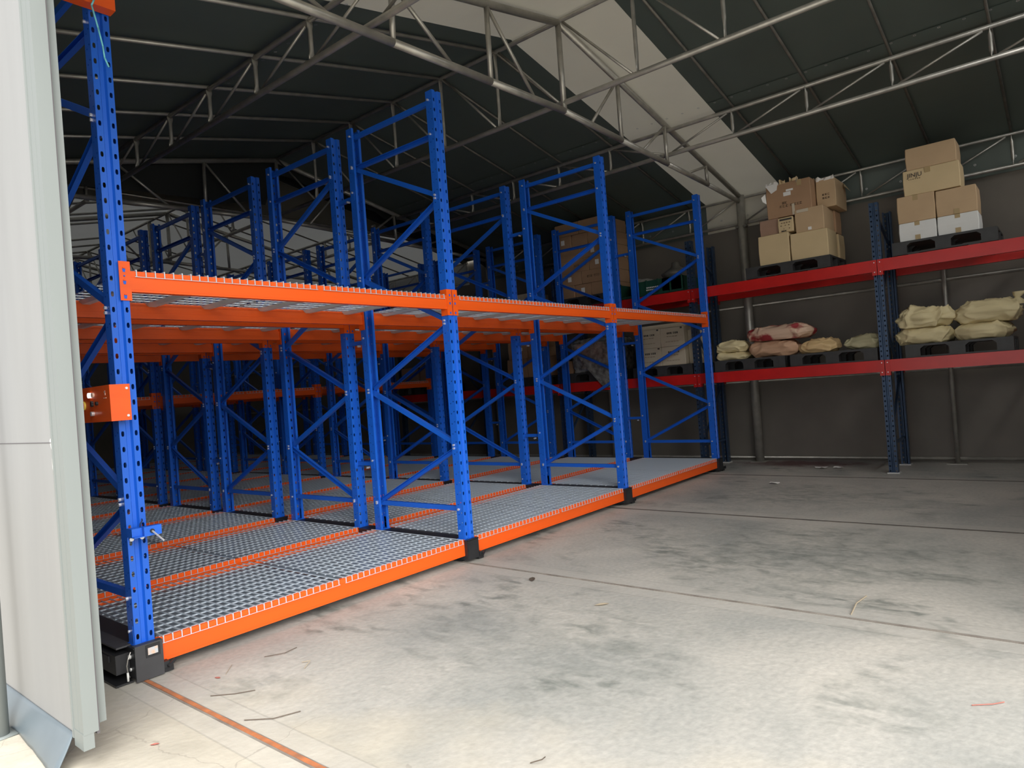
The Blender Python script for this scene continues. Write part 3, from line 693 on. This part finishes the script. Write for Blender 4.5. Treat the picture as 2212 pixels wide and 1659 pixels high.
def ragged(b, y0, y1, x, z, h, seed, mi=0):
    rn = random.Random(seed); n = 7; ys = [y0 + (y1 - y0) * i / n for i in range(n + 1)]
    up = [(x - rn.uniform(-.01, .03), y, z + h * rn.uniform(.25, 1)) for y in ys]; dn = [(x, y, z - .01) for y in ys]
    b.add(dn + up, [(i, i + 1, n + 2 + i, n + 1 + i) for i in range(n)], mi)
def carton(ya, yb, z0, z1, label, m='card', x=7.10, dx=.36, tape=None, cat='carton', group=None, parts=(), skew=0.0):
    """ya is the left edge as seen from the hall (larger y)"""
    W_ = abs(yb - ya); H = z1 - z0; yc = (ya + yb) / 2
    t = empty('carton', (x, yc, z0), label, cat, group, skew)
    b = MB(); e = .006; hy = W_ / 2
    # slightly bulged faces with softened corners
    pr = [(0 + e, -hy), (dx - e, -hy), (dx, -hy + e), (dx, hy - e), (dx - e, hy), (e, hy), (0, hy - e), (0, -hy + e)]
    vs = []; rings = [(.0, .004), (.006, 0), (H * .5, -.004), (H - .006, 0), (H, .004)]
    for z, ins in rings:
        for (px_, py_) in pr:
            vs.append((px_ + (ins if px_ < dx / 2 else -ins), py_ * (1 - ins / hy), z))
    n = 8; fs = [(k * n + i, k * n + (i + 1) % n, (k + 1) * n + (i + 1) % n, (k + 1) * n + i) for k in range(len(rings) - 1) for i in range(n)]
    fs += [tuple(range(n))[::-1], tuple(range(4 * n, 5 * n))]
    b.add(vs, fs); inst('body', b.mesh('carton_body', m), t)
    inst('lid_seam', MB().box((.004, -.0015, H), (dx - .004, .0015, H + .0012)).mesh('lid_seam', 'softink'), t)
    for tp in (tape or ()):          # (offset fraction, top or bottom)
        f, where = tp; yy = -hy + f * W_
        tb = MB()
        if where == 't': tb.box((-.0015, yy - .024, H - .06), (.0, yy + .024, H + .0015)); tb.box((-.0015, yy - .024, H), (dx, yy + .024, H + .002))
        else: tb.box((-.0055, yy - .024, 0.002), (-.0, yy + .024, .055))
        inst('tape', tb.mesh('tape', 'tape'), t)
    for p in parts:
        k, f, z, w2, h2, mm = p        # sheet part on the front face
        yy = -hy + f * W_
        inst(k, MB().box((-.007, yy - w2 / 2, z), (.002, yy + w2 / 2, z + h2)).mesh(k, mm), t)
    return t
def text_on(t, txt, size, y, z, m='ink', x=-.007, bold=0.0):
    cu = bpy.data.curves.new('txt', 'FONT'); cu.body = txt; cu.size = size; cu.offset = bold
    to = bpy.data.objects.new('tmp', cu); COL.objects.link(to); dg = bpy.context.evaluated_depsgraph_get()
    me = bpy.data.meshes.new_from_object(to.evaluated_get(dg)); bpy.data.objects.remove(to)
    me.materials.clear(); me.materials.append(M[m])
    return inst('printed_text', me, t, (x, y, z), rot=(PI / 2, 0, -PI / 2))
def marks(t, ys, z, w_, h, m='ink', x=-.0066):
    b = MB(); rn = random.Random(int(z * 1000) + len(ys))
    for y in ys:
        b.box((x, y - w_ / 2, z), (x + .003, y + w_ / 2, z + h * .22)); b.box((x, y - w_ / 2, z + h * .75), (x + .003, y + w_ / 2, z + h))
        b.box((x, y - w_ * rn.uniform(-.3, .4), z), (x + .003, y + w_ * .5, z + h))
    return inst('printed_marks', b.mesh('printed_marks', m), t)

# left pile on the upper beams
CZ = HZ + .14
carton(-.64, -1.00, CZ, CZ + .355, 'tan carton at the bottom left of the torn-carton pile on the upper beams', 'card2', x=7.08)
carton(-1.02, -1.43, CZ, CZ + .315, 'wide tan carton at the bottom right of the torn-carton pile', 'card2', x=7.08, dx=.40)
carton(-1.19, -1.45, CZ, CZ + .29, 'tan carton behind the wide bottom carton, by the wall', 'card2', x=7.49, dx=.25)
o = carton(-.66, -.885, CZ + .357, CZ + .357 + .19, 'pinkish brown carton in the middle row of the torn-carton pile', 'card4', x=7.12)
c = carton(-.888, -1.06, CZ + .357, CZ + .357 + .175, 'narrow printed carton in the middle of the torn-carton pile', 'card2', x=7.09, dx=.3)
inst('printed_band', MB().box((-.0065, -.075, .140), (.0, .065, .160)).mesh('printed_band', 'ink'), c)
marks(c, [-.05, -.02, .01, .04], .105, .018, .012, 'softink'); marks(c, [-.04, .0, .05], .075, .015, .010, 'softink'); marks(c, [-.045, .02], .035, .012, .01, 'softink'); marks(c, [.0, .02, .04], .008, .02, .014, 'ink')
carton(-1.085, -1.40, CZ + .317, CZ + .317 + .275, 'mid-brown carton with shiny tape, right of the narrow printed one', 'card', x=7.10, dx=.42,
       parts=(('tape', .72, .235, .13, .035, 'cleartape'), ('address_label', .5, .015, .038, .034, 'paper')))
c = carton(-.765, -1.275, CZ + .549, CZ + .549 + .40, 'large brown carton with torn top flaps, topmost of the left pile', 'card3', x=7.12, dx=.40,
           parts=(('address_label', .52, .240, .085, .045, 'paper'), ('address_label', .46, .292, .08, .022, 'paper'), ('tape', .24, .33, .05, .07, 'tape'), ('tape', .40, .0, .03, .13, 'cleartape')))
marks(c, [.06, .03], .150, .025, .024, 'softink'); marks(c, [.09, .055, .02, -.03, -.075, -.11, -.14], .110, .022, .026, 'softink')
def flap(t, fn, m, label=None):
    b = MB(); fn(b); return inst('torn_flap', b.mesh('torn_flap', m), t, label=label)
flap(c, lambda b: ragged(b, .25, .10, -.012, .395, .05, 3), 'paper', 'torn white paper on the carton edge')
flap(c, lambda b: ragged(b, .09, .02, -.006, .40, .045, 5), 'card2'); flap(c, lambda b: ragged(b, -.02, -.12, .02, .40, .06, 8), 'card2'); flap(c, lambda b: ragged(b, -.14, -.25, .25, .40, .05, 9), 'card2')
flap(c, lambda b: b.add([(-.03, .25, .40), (-.035, .10, .405), (-.02, .12, .33), (-.015, .19, .30)], [(0, 1, 2, 3)]), 'paper', 'white paper flap folded over the front')
flap(c, lambda b: b.add([(-.02, .26, .31), (-.05, .30, .27), (-.04, .29, .22), (-.005, .255, .19)], [(0, 1, 2, 3)]), 'paper')
flap(c, lambda b: b.add([(.0, -.10, .40), (-.02, -.13, .43), (-.03, -.11, .36)], [(0, 1, 2)]), 'paper')
c = carton(-1.29, -1.50, CZ + .594, CZ + .594 + .33, 'upright torn carton at the back right of the pile, near the wall', 'card', x=7.30, dx=.48)
marks(c, [.03, .0, -.03], .14, .02, .02, 'softink'); marks(c, [.03, .0, -.03], .10, .02, .02, 'softink')
flap(c, lambda b: ragged(b, .10, -.10, .0, .325, .05, 13), 'paper'); flap(c, lambda b: b.add([(.42, -.105, .33), (.30, -.13, .27), (.45, -.17, .22), (.48, -.105, .30)], [(0, 1, 2, 3)]), 'card2')
carton(-1.10, -1.42, CZ + .317, CZ + .317 + .273, 'brown carton carrying the upright torn one, at the back of the pile', 'card3', x=7.53, dx=.25)

# right pile
carton(-2.155, -2.498, CZ, CZ + .195, 'white carton at the lower left of the right-hand pile', 'white', x=7.08, tape=((.5, 't'), (.5, 'b')))
carton(-2.512, -2.868, CZ, CZ + .195, 'white carton at the lower right of the right-hand pile', 'white', x=7.08, tape=((.5, 't'), (.5, 'b')))
carton(-2.152, -2.500, CZ + .197, CZ + .197 + .283, 'brown carton on the left white carton', 'card', x=7.08, tape=((.5, 't'),))
carton(-2.512, -2.866, CZ + .197, CZ + .197 + .270, 'brown carton on the right white carton', 'card', x=7.08, tape=((.5, 'b'),))
c = carton(-2.225, -2.737, CZ + .482, CZ + .482 + .268, 'long tan carton with black lettering, second from the top of the right pile', 'card2', x=7.10, parts=(('tape', .55, .215, .05, .053, 'tape'),), tape=())
text_on(c, 'JINJU', .062, .215, .192, 'ink', bold=.0004)
marks(c, [.20, .18, .16, .14, .12, .10], .166, .010, .008, 'softink')
carton(-2.262, -2.718, CZ + .752, CZ + .752 + .23, 'plain tan carton at the very top of the right-hand pile', 'card', x=7.10)

# tall brown carton stack behind the blue frames
zc = CZ; rows = 6; hgt = .185
names_r = ['bottom row', 'second row up', 'third row up', 'fourth row up', 'fifth row up', 'top row']
names_c = ['left', 'middle', 'right']
for r in range(rows):
    n = 2 if r % 2 else 3
    ws = .85 / n
    for k in range(n):
        ya = 2.375 - k * ws - .004
        nm = names_c[k] if n == 3 else ('left', 'right')[k]
        c = carton(ya, ya - ws + .010, zc + r * hgt, zc + r * hgt + hgt - .001, f'brown carton in the tall stack behind blue frames, {nm} of {names_r[r]}', 'card3', x=7.08 + .018 * ((r * 5 + k * 3) % 4) / 3, dx=.655, group='cartons in the tall brown stack',
                   parts=((('address_label', .5, .06, .06, .07, 'paper'),) if (r + k) % 3 == 1 else ()))
        if r in (1, 2) and k == 1: marks(c, [.1, .07, .04, -.02, -.05, -.08], .08, .022, .03, 'softink')

# pale printed cartons on the lower beams
for r in range(2):
    for k in range(2):
        ya = 1.10 - k * .345; z = LZ + .14 + r * .252
        c = carton(ya, ya - .340, z, z + .250, f'pale printed carton on the lower red beams, {("left", "right")[k]} one of the {("bottom", "top")[r]} pair', 'pale', x=7.06, dx=.4, group='pale printed cartons')
        marks(c, [.06, .035, .01, -.03, -.055, -.08], .165, .018, .022, 'ink'); marks(c, [.06, .02, -.02, -.06], .13, .03, .006, 'softink'); marks(c, [.08, .04, .0, -.04, -.08], .06, .03, .005, 'softink')
        inst('handle_slot', MB().box((-.008, -.150, .225), (.0, -.125, .245)).mesh('handle_slot', 'ink'), c)
carton(.405, .30, LZ + .14, LZ + .14 + .45, 'plain pale carton turned edge-on, right of the printed cartons', 'pale', x=7.16, dx=.4)
carton(1.10, .42, LZ + .14 + .505, LZ + .14 + .56, 'flat pale carton lying on top of the printed cartons', 'pale', x=7.10, dx=.45)
# film wrapped load
def lump(name, dims, m, seed, res=(30, 18), e1=.35, e2=.35, amp=.02, freq=4.0, flat=.75, ridge=0.0, shear=None):
    n, k = res; vs = []
    sp = lambda v, e: math.copysign(abs(v) ** e, v)
    for j in range(k + 1):
        ph = -PI / 2 + PI * j / k
        for i in range(n):
            th = 2 * PI * i / n
            x = sp(math.cos(ph), e1) * sp(math.cos(th), e2); y = sp(math.cos(ph), e1) * sp(math.sin(th), e2); z = sp(math.sin(ph), e1)
            v = Vector((x * dims[0] / 2, y * dims[1] / 2, z * dims[2] / 2))
            q = Vector((v.x * freq + seed, v.y * freq, v.z * freq * 1.5))
            d = noise.fractal(q, 1.0, 2.0, 4) * amp
            rr = (1 - abs(noise.noise(Vector((v.x * freq * 1.3, v.y * freq * 2.2 + seed, v.z * freq * 3))) * 2)) * ridge
            v += Vector((x, y, z)).normalized() * (d + rr)
            if v.z < -dims[2] / 2 * flat: v.z = -dims[2] / 2 * flat
            v.z += dims[2] / 2 * flat
            if shear: v = shear(v)
            vs.append(v)
    fs = [(j * n + i, j * n + (i + 1) % n, (j + 1) * n + (i + 1) % n, (j + 1) * n + i) for j in range(k) for i in range(n)]
    return MB().add(vs, fs).mesh(name, m, True)
wl = empty('wrapped_load', (7.36, 1.86, LZ + .14), 'load of cartons loosely wrapped in shiny clear film on the lower red beams', 'wrapped load')
inst('film_cover', lump('film_cover', (.62, .74, .50), 'film', 2.0, (64, 40), .22, .22, .018, 6, .95, .02), wl)
fm = MB(); n = 10; m_ = 10; vs = []
for j in range(m_ + 1):
    f = j / m_
    for i in range(n + 1):
        g = i / n
        y = .30 - .0 * f + (-.62 - .30 + .30) * g * 1.0
        yl = .30 - .52 * f ** 1.1; y = yl + (-.33 - yl) * g
        vs.append((-.385 - .03 * math.sin(f * 3) + .012 * noise.noise((y * 12, f * 9, 3)), y, .42 - .66 * f))
fm.add(vs, [(j * (n + 1) + i, j * (n + 1) + i + 1, (j + 1) * (n + 1) + i + 1, (j + 1) * (n + 1) + i) for j in range(m_) for i in range(n)])
inst('loose_film', fm.mesh('loose_film', 'film', True), wl, label='loose film flap hanging over the red beam')
carton(2.37, 2.25, LZ + .14, LZ + .33, 'brown carton end sticking out at the left of the wrapped load', 'card3', x=7.12, dx=.4)
# more cartons deeper down the wall
for k, (ya, yb, z, h, m_, lb) in enumerate([
        (3.50, 3.11, LZ + .14, .30, 'card3', 'brown carton, lower left of the plain pile in the third bay'), (3.09, 2.68, LZ + .14, .30, 'card3', 'brown carton, lower right of the plain pile in the third bay'),
        (3.46, 3.08, LZ + .442, .27, 'card3', 'brown carton, upper left of the plain pile in the third bay'), (3.06, 2.70, LZ + .442, .27, 'card3', 'brown carton, upper right of the plain pile in the third bay'),
        (6.05, 5.6, LZ + .14, .35, 'card4', 'dim carton far back on the lower beams, left one'), (5.55, 5.15, LZ + .14, .42, 'card4', 'dim carton far back on the lower beams, right one'),
        (3.75, 3.35, HZ, .30, 'card4', 'dim carton on the upper beams, left of the tall brown stack'), (3.25, 2.95, HZ, .34, 'pale', 'pale carton on the upper beams beside the tall brown stack'),
        (5.9, 5.35, HZ, .35, 'card4', 'dim carton farthest back on the upper beams')]):
    c = carton(ya, yb, z, z + h, lb, m_, x=7.10, dx=.5, parts=((('address_label', .3, h * .45, .05, .05, 'paper'),) if k in (1, 2) else ()))
# green crate with drums and cloth on the upper beams
gc = empty('crate', (7.06, .84, HZ), 'dark green plastic crate with white lettering on the upper red beams, behind the blue frames', 'crate')
g = MB(); g.box((0, -.47, 0), (.6, .47, .03)); g.box((0, -.47, .03), (.02, .20, .20)); g.box((0, -.47, .03), (.025, -.17, .20)); g.box((.58, -.47, .03), (.6, .47, .20)); g.box((0, .45, .03), (.6, .47, .20)); g.box((0, -.47, .03), (.6, -.45, .20))
for y in (-.47, -.30, -.12, .05, .20, .45): g.box((-.012, y, 0), (.0, y + .02, .21))
inst('crate_body', g.mesh('crate_body', 'greenplastic'), gc)
b = MB()
for i in range(9): b.box((-.016, .04 - i * .026, .095), (-.0125, .04 - i * .026 + .017, .112))
for i in range(8): b.box((-.016, .045 - i * .026, .065), (-.0125, .045 - i * .026 + .018, .080))
inst('printed_marks', b.mesh('printed_marks', 'paper'), gc)
o = inst('cloth_bundle', lump('cloth_bundle', (.42, .34, .26), 'grey', 5, (40, 20), .8, .8, .03, 6, .8, .01), None, (7.34, 1.08, HZ + .034)); tag(o, 'crumpled grey cloth bundle lying in the left half of the green crate', 'cloth')
dm = empty('metal_hopper', (7.36, .60, HZ + .032), 'round metal hopper with a flat rim standing in the right half of the green crate', 'hopper')
b = MB(); pr = [(.04, 0), (.13, .10), (.17, .20), (.20, .24), (.20, .25), (.12, .30), (.06, .34), (.05, .40), (.0, .41)]
n = 24; vs = [(r * math.cos(2 * PI * i / n), r * math.sin(2 * PI * i / n), z) for r, z in pr for i in range(n)]
b.add(vs, [(k * n + i, k * n + (i + 1) % n, (k + 1) * n + (i + 1) % n, (k + 1) * n + i) for k in range(len(pr) - 1) for i in range(n)])
inst('hopper_body', b.mesh('hopper_body', 'dkpipe', True), dm)

# sacks -----------------------------------------------------------------
def sack(ya, yb, z, h, m, label, seed, dx=.42, x=7.08, amp=.016, ridge=.020, cat='sack', ear=False, e=.5, freq=5.0):
    """limp woven sack: flat folded ends, sharp wrinkles radiating from the corners, sagging middle"""
    W_ = abs(yb - ya); t = empty('sack', (x + dx / 2, (ya + yb) / 2, z), label, cat, 'sacks on the lower wall rack')
    n, k = 96, 44; vs = []; sp = lambda v, q: math.copysign(abs(v) ** q, v)
    for j in range(k + 1):
        ph = -PI / 2 + PI * j / k
        for i in range(n):
            th = 2 * PI * i / n
            ux = sp(math.cos(ph), .55) * sp(math.cos(th), .38); uy = sp(math.cos(ph), .55) * sp(math.sin(th), .38); uz = sp(math.sin(ph), .75)
            r = abs(uy); v = Vector((ux * dx / 2 * (1 - .10 * r ** 4), uy * W_ / 2 * (1 - .06 * ux * ux), uz * h / 2 * (1 - .42 * r ** 5) * (1 - .18 * abs(ux) ** 4)))
            q = Vector((v.x * 3 + seed * 3.1, v.y * 3, seed))
            w1 = 1 - abs(noise.noise(q * 2.0 + Vector((0, 0, v.z * 5)))) * 2.2
            w2 = 1 - abs(noise.noise(Vector((v.x * 9 + v.y * 6 + seed, v.z * 14, v.y * 4)))) * 2
            w3 = noise.noise(q * 1.2) * 1.2
            nn = Vector((ux * .6, uy * .5, uz)).normalized()
            v += nn * (ridge * 1.25 * max(0, w1) ** 3 + ridge * .9 * max(0, w2) ** 3 + amp * w3 - ridge * .6)
            v.z = max(v.z, -h * .42) + h * .42
            vs.append(v)
    fs = [(j * n + i, j * n + (i + 1) % n, (j + 1) * n + (i + 1) % n, (j + 1) * n + i) for j in range(k) for i in range(n)]
    inst('bag', MB().add(vs, fs).mesh('bag', m, True), t)
    if ear:
        b = MB(); rs = [(0, .055), (.04, .045), (.075, .016), (.10, .030), (.14, .042)]
        n = 10; base = Vector((-.03, -W_ * .40, h * .64)); d = Vector((-.0, -.30, .9))
        vs = [base + d * s_ + Vector((math.cos(2 * PI * i / n) * r * .5, math.sin(2 * PI * i / n) * r * (1.2 + .3 * (i % 2)), 0)) for s_, r in rs for i in range(n)]
        b.add(vs, [(q * n + i, q * n + (i + 1) % n, (q + 1) * n + (i + 1) % n, (q + 1) * n + i) for q in range(len(rs) - 1) for i in range(n)] + [tuple(range(4 * n, 5 * n))])
        inst('tied_neck', b.mesh('tied_neck', m, True), t)
    return t
SZ = LZ + .14
sack(.05, -.40, SZ, .11, 'sack_y', 'pale yellow sack folded flat at the left end, beside the blue rack', 1.0)
sack(.04, -.37, SZ + .10, .15, 'sack_y', 'pale yellow folded sack lying on the flat one at the left end', 6.3, dx=.36)
sack(-.39, -.98, SZ, .22, 'sack_p', 'pinkish brown full sack below the red-stained one', 2.1)
sack(-.36, -1.15, SZ + .20, .19, 'sack_r', 'sack stained deep red, lying on top of the pinkish one', 3.7, ridge=.02)
sack(-.99, -1.42, SZ, .17, 'sack_a', 'apricot sack between the pinkish and olive sacks', 4.2)
sack(-1.47, -1.88, SZ, .15, 'sack_o', 'olive crumpled sack beside the perforated post', 5.5, amp=.03, ridge=.022)
sack(-2.02, -2.56, SZ, .20, 'sack_y', 'lower left pale yellow sack under the folded one, right bay', 7.1)
sack(-2.57, -3.08, SZ, .19, 'sack_y', 'lower right pale yellow sack, right bay', 8.4)
sack(-2.06, -2.56, SZ + .175, .24, 'sack_y', 'crumpled pale yellow sack folded over, upper left in the right bay', 9.9, amp=.03, ridge=.035)
sack(-2.58, -3.16, SZ + .165, .25, 'sack_y', 'plump pale yellow sack with a tied neck, upper right in the right bay', 11.2, ear=True, dx=.45)

# ================================================================== LITTER ON THE FLOOR
def twig(pts, r, label, m='twig', cat='twig'):
    o = inst('twig', MB().path([Vector(p) - Vector(pts[0]) for p in pts], r * .6, 6).mesh('twig', m), None, pts[0]); return tag(o, label, cat)
twig([(.44, -.30, .005), (.52, -.36, .008), (.60, -.34, .005)], .003, 'dark forked twig on the floor right of the black corner box')
twig([(.06, -.50, .004), (.13, -.58, .004), (.20, -.63, .004)], .003, 'straight dark twig beside the rusty rail, upper one')
twig([(.02, -.86, .004), (.09, -.96, .006), (.19, -1.00, .004)], .003, 'bent dark twig beside the rusty rail, lower one')
twig([(.30, -.24, .004), (.22, -.33, .004)], .002, 'short pale twig near the orange bottom beam', 'leaf')
twig([(.46, -.62, .004), (.52, -.58, .012), (.50, -.54, .004)], .003, 'curled pale twig on the near floor', 'leaf')
twig([(.385, -2.05, .004), (.40, -2.09, .02), (.43, -2.08, .012)], .003, 'dark curled stalk at the bottom edge of the floor')
twig([(2.30, -2.60, .004), (2.45, -2.59, .014), (2.62, -2.60, .004)], .006, 'crooked brown stick on the bright floor at right', 'leaf')
twig([(1.52, -3.18, .004), (1.56, -3.24, .006), (1.60, -3.27, .004)], .003, 'thin reddish stalk at the right edge of the floor', 'redleaf')
def leaf(x, y, s, rz, m, label, cat='leaf'):
    b = MB(); pr = [(0, -1), (.35, -.5), (.42, .1), (.2, .7), (0, 1), (-.25, .6), (-.4, 0), (-.3, -.6)]
    vs = [(p[0] * s, p[1] * s, .004 + .25 * s * (p[0] ** 2)) for p in pr] + [(0, 0, .002)]
    b.add(vs, [(i, (i + 1) % 8, 8) for i in range(8)]); o = inst('leaf', b.mesh('leaf', m), None, (x, y, 0), rz); return tag(o, label, cat)
leaf(1.88, -1.397, .045, .9, 'leaf', 'pale dry leaf on the floor in front of the first bay')
leaf(2.11, -.72, .05, 2.2, 'twig', 'brown dry leaf close to the dark rail')
leaf(.18, -.33, .018, .3, 'redleaf', 'small red scrap by the near end of the bottom beam')
leaf(-.275, -.73, .018, .9, 'redleaf', 'small red mark-like leaf on the apron beside the door')
def scrap(x, y, s, label, seed):
    rn = random.Random(seed); b = MB(); n = 9
    vs = [((.4 + .6 * rn.random()) * s * math.cos(2 * PI * i / n), (.4 + .6 * rn.random()) * s * 1.4 * math.sin(2 * PI * i / n), .004 + rn.random() * .02) for i in range(n)] + [(0, 0, .02)]
    b.add(vs, [(i, (i + 1) % n, n) for i in range(n)]); o = inst('paper_scrap', b.mesh('paper_scrap', 'paper'), None, (x, y, 0)); return tag(o, label, 'scrap')
scrap(6.13, -.94, .06, 'white paper scrap on the floor before the wall racks', 2)
scrap(7.33, -1.10, .07, 'crumpled white paper scrap under the wall rack', 4)
scrap(7.36, -1.28, .05, 'smaller white scrap under the wall rack, right of the crumpled one', 5)
